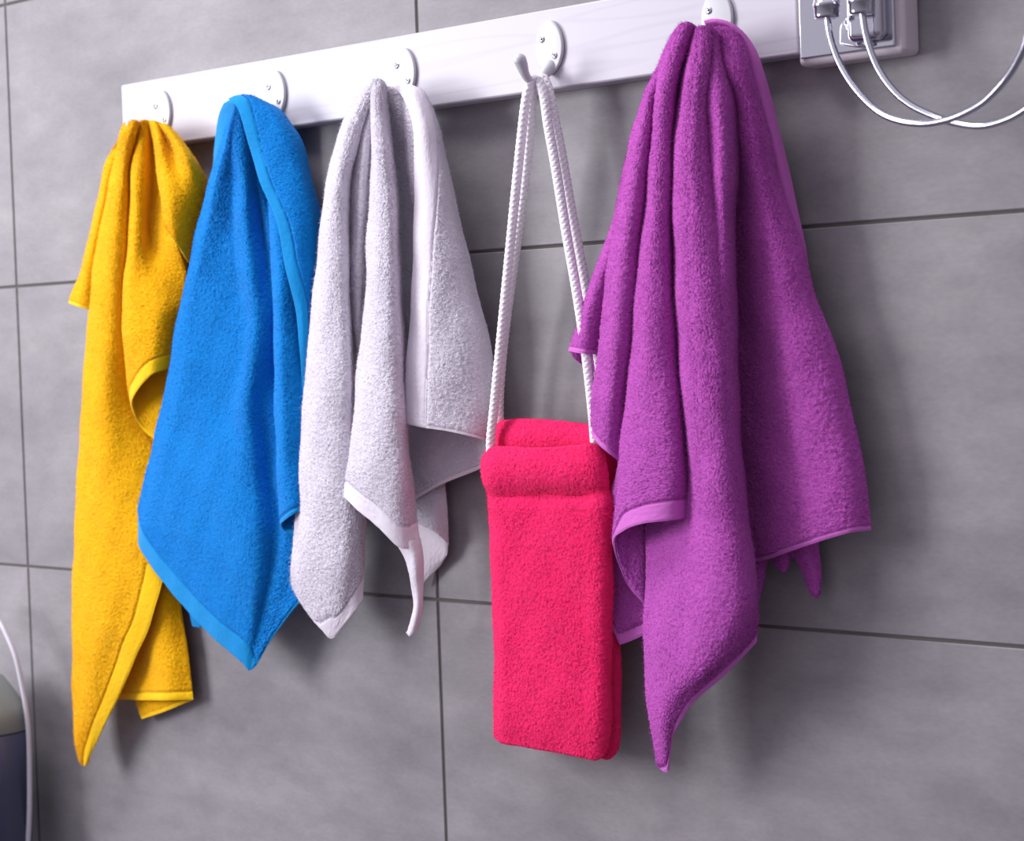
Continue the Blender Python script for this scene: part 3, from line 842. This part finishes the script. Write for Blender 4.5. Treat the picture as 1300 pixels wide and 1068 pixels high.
C.build(root, PUR, PUR_H)

# ---------------------------------------------------------------- pink pouch on a white cord
root = thing('wash_pouch', 'hot pink fluffy bath pouch hanging low from white braided cord loops', 'bath pouch')
C = Cloth(pile=0.0015, thick=0.010, fuzz=80000)
C.patch([
    [(622,575,42),(632,568,47),(650,567,49),(690,569,49),(735,565,49),(752,563,48),(766,574,42)],
    [(617,588,42),(626,588,51),(650,589,53),(690,590,53),(735,589,53),(756,588,51),(769,588,43)],
    [(619,608,42),(628,609,51),(650,610,52),(692,610,52),(738,609,52),(759,608,50),(772,608,43)],
    [(625,624,42),(635,626,47),(655,629,46),(695,625,45),(740,627,46),(762,623,46),(774,622,41)],
    [(625,645,42),(636,645,48),(656,645,49),(696,645,48),(740,645,49),(764,645,48),(775,645,41)],
    [(627,692,42),(637,692,48),(658,692,49),(698,692,50),(742,692,49),(764,692,48),(774,692,41)],
    [(631,778,42),(641,778,48),(660,778,49),(700,778,50),(743,778,49),(764,778,48),(773,778,41)],
    [(634,840,42),(644,840,48),(662,840,49),(702,840,50),(743,840,49),(764,840,48),(772,840,41)],
    [(631,905,42),(643,905,48),(662,907,49),(702,910,50),(743,914,49),(763,918,48),(772,918,41)],
    [(631,935,42),(642,944,45),(662,947,46),(702,954,46),(743,962,46),(760,964,45),(772,948,41)]], thick=0.010)
C.build(root, PIN, PIN, 'front_panel')
C = Cloth(pile=0.0015, thick=0.009, fuzz=80000)
C.patch([
    [(632,541,28),(640,534,33),(665,532,34),(705,534,34),(745,539,34),(764,546,33),(776,556,26)],
    [(630,560,28),(638,558,36),(665,556,38),(705,556,38),(745,560,38),(768,564,36),(780,568,27)],
    [(634,590,26),(642,590,33),(670,590,34),(710,590,34),(750,590,34),(770,590,33),(781,592,26)],
    [(637,640,25),(645,640,31),(672,640,32),(712,640,32),(752,640,32),(770,640,31),(782,640,25)],
    [(641,760,25),(648,760,31),(674,760,32),(714,760,32),(754,760,32),(773,760,31),(784,760,25)],
    [(644,860,25),(651,860,31),(676,860,32),(716,860,32),(756,860,32),(776,860,31),(787,860,25)],
    [(641,915,25),(651,918,31),(676,920,32),(716,924,32),(756,928,32),(776,932,31),(787,930,25)],
    [(641,935,26),(652,943,30),(676,946,31),(716,952,31),(756,960,31),(773,964,30),(785,952,26)]], thick=0.009)
C.build(root, PIN, PIN, 'rear_panel')
mb = MB()
tube(mb, [P(*q) for q in [(624,590,44),(623,560,47),(627,520,48),(634,450,49),(645,340,50),(655,240,51),(663,165,51),(668,125,50),
     (673,107,47.5),(679,101,45),(685,105,43),(691,125,44),(696,160,45),(705,210,45),(718,290,46),(732,370,46),(744,450,46),(752,520,45),(756,570,44)]],
     0.0038, 28, 0.00045, 0.00034, 0.0046)
mb.build('cord_loop', CORD, root)
mb = MB()
tube(mb, [P(*q) for q in [(634,556,31),(634,500,32),(641,420,34),(655,315,37),(666,233,39),(672,172,41),(675,130,41),
     (679,109,38),(686,99,35.5),(693,104,34),(699,125,34.5),(705,155,35),(713,195,35),(726,270,35),(741,350,34),(754,420,32),(764,490,31),(769,560,30)]],
     0.0038, 28, 0.00045, 0.00034, 0.0046)
mb.build('cord_loop', CORD, root)

# ---------------------------------------------------------------- chrome wall fitting with two tubes
t = thing('wall_fitting', 'polished chrome wall fitting with two curved metal tubes, right of the rail', 'wall fitting')
BX0, BX1, BZ0, BZ1 = 0.9998, 1.0868, 0.4148, 0.520
mb = MB(); rbox(mb, BX0, BX1, -0.0235, -0.0002, BZ0, BZ1, 0.004); weighted(mb.build('base_plate', CREAM, t))
mb = MB(); rbox(mb, BX0 + 0.0035, BX1 - 0.006, -0.0265, -0.0236, BZ0 + 0.005, BZ1 - 0.005, 0.0012)
weighted(mb.build('face_plate', CHROME, t))
mb = MB(); rbox(mb, BX0 + 0.050, BX1 - 0.010, -0.040, -0.0266, BZ0 + 0.010, BZ1 - 0.010, 0.0055, 0, 4)
weighted(mb.build('cover', CHROME, t))
# lug with screw
mb = MB()
lx, lz = P(1079.7, 37, 30)[0], P(1079.7, 37, 30)[2]
out = [(lx + 0.0085 * math.cos(a), lz + 0.0085 * math.sin(a)) for a in np.linspace(0, math.pi, 13)]
out = out + [(lx - 0.0085, lz - 0.010), (lx + 0.006, lz - 0.014), (lx + 0.0165, lz - 0.013), (lx + 0.0165, lz - 0.004)]
prism_y(mb, out, -0.0320, -0.0266, 0.0015)
lug = weighted(mb.build('lug', CHROME, t))
screw_meshes(t, lx, lz + 0.001, -0.0322, 0.4)
for (px, py, d) in ((1050, 20, 50), (1094, 15, 50)):
    c = P(px, py, d)
    mb = MB()
    z0 = c[2] - 0.0015
    prof = [(0.0085, 0), (0.0088, 0.001), (0.0088, 0.007), (0.0095, 0.0075), (0.0095, 0.0105), (0.0088, 0.011), (0.0088, 0.018), (0.0098, 0.0185), (0.0098, 0.03), (0.009, 0.031), (0.009, 0.05)]
    n = 40; V = []; F = []
    for r, h in prof:
        for k in range(n):
            a = 2 * math.pi * k / n
            V.append((c[0] + r * math.cos(a), c[1] + r * math.sin(a), z0 + h))
    for q in range(len(prof) - 1):
        for k in range(n):
            k2 = (k + 1) % n
            F.append((q * n + k, q * n + k2, (q + 1) * n + k2, (q + 1) * n + k))
    V.append((c[0], c[1], z0)); V.append((c[0], c[1], z0 + 0.05)); b = len(V) - 2
    for k in range(n):
        k2 = (k + 1) % n
        F.append((b, k2, k, k)); F.append((b + 1, (len(prof) - 1) * n + k, (len(prof) - 1) * n + k2, (len(prof) - 1) * n + k2))
    mb.add(V, F); mb.build('connector', CHROME, t)
mb = MB()
tube(mb, [P(*q) for q in [(1050,14,50),(1051.5,29,50),(1055,50,51),(1066,81,53),(1086,113,56),(1113,140,60),(1140,153,64),(1172,157,69),(1201,152.5,75),(1226,143,80),(1251,128,86),(1275,103,92),(1290,81,97),(1302,55,102),(1308,20,106),(1305,-30,108)]],
     0.0024, 20, 0.002)
mb.build('metal_tube', STEEL, t)
mb = MB()
tube(mb, [P(*q) for q in [(1094,10,50),(1095.7,22,50),(1100.6,49,50),(1113,83.7,50),(1132.6,113,51),(1157,134,52),(1191.7,150,54),(1216,157,57),(1246,160,60),(1275,153,64),(1300,140,68),(1325,118,72),(1340,80,75),(1345,20,76)]],
     0.0024, 20, 0.002)
mb.build('metal_tube', STEEL, t)

# ---------------------------------------------------------------- appliance at the lower left edge
t = thing('bathroom_appliance', 'blurred grey topped navy appliance cut off at the lower left edge', 'appliance')
def lathe_box(mb, cx, cy, prof, n=48, e=3.2, ax=0.6):
    V = []; F = []
    for r, z in prof:
        for k in range(n):
            a = 2 * math.pi * k / n; c, s = math.cos(a), math.sin(a)
            V.append((cx + r * math.copysign(abs(c) ** (2 / e), c), cy + r * ax * math.copysign(abs(s) ** (2 / e), s), z))
    for q in range(len(prof) - 1):
        for k in range(n):
            k2 = (k + 1) % n
            F.append((q * n + k, q * n + k2, (q + 1) * n + k2, (q + 1) * n + k))
    V.append((cx, cy, prof[0][1])); V.append((cx, cy, prof[-1][1])); b = len(V) - 2
    for k in range(n):
        k2 = (k + 1) % n
        F.append((b, k2, k, k)); F.append((b + 1, (len(prof) - 1) * n + k, (len(prof) - 1) * n + k2, (len(prof) - 1) * n + k2))
    mb.add(V, F)
AD = 60
cpt = P(-20, 935, AD); edge = P(31, 935, AD)
ARAD = 0.055; acx = edge[0] - ARAD - 0.021; zs = edge[2]
def ZP(y): return P(28, y, AD)[2]
mb = MB(); lathe_box(mb, acx, -AD / 1000, [(ARAD - 0.004, zs - 0.16), (ARAD, zs - 0.155), (ARAD + 0.0005, zs - 0.05), (ARAD, zs - 0.001), (ARAD - 0.002, zs)])
mb.build('body', NAVY, t)
mb = MB(); lathe_box(mb, acx, -AD / 1000, [(ARAD - 0.001, zs + 0.0005), (ARAD, zs + 0.002), (ARAD, ZP(913)), (ARAD - 0.002, ZP(902)), (ARAD - 0.016, ZP(880)), (ARAD - 0.026, ZP(866)), (ARAD - 0.034, ZP(860)), (0.006, ZP(857))])
mb.build('grey_top', GREYP, t)
mb = MB(); tube(mb, [P(*q) for q in [(-30,770,40),(-12,775,42),(0,790,44),(8.4,806,45),(19.7,834,46),(28,871,46),(33.7,905,46),(36.5,935,46),(37.5,978,46),(37,1040,46),(32,1110,46),(20,1180,46)]], 0.0027, 16, 0.002)
o = mb.build('bathroom_hose', HOSE); o['label'] = 'pale slim hose curving down the tiles beside the navy appliance'; o['category'] = 'hose'
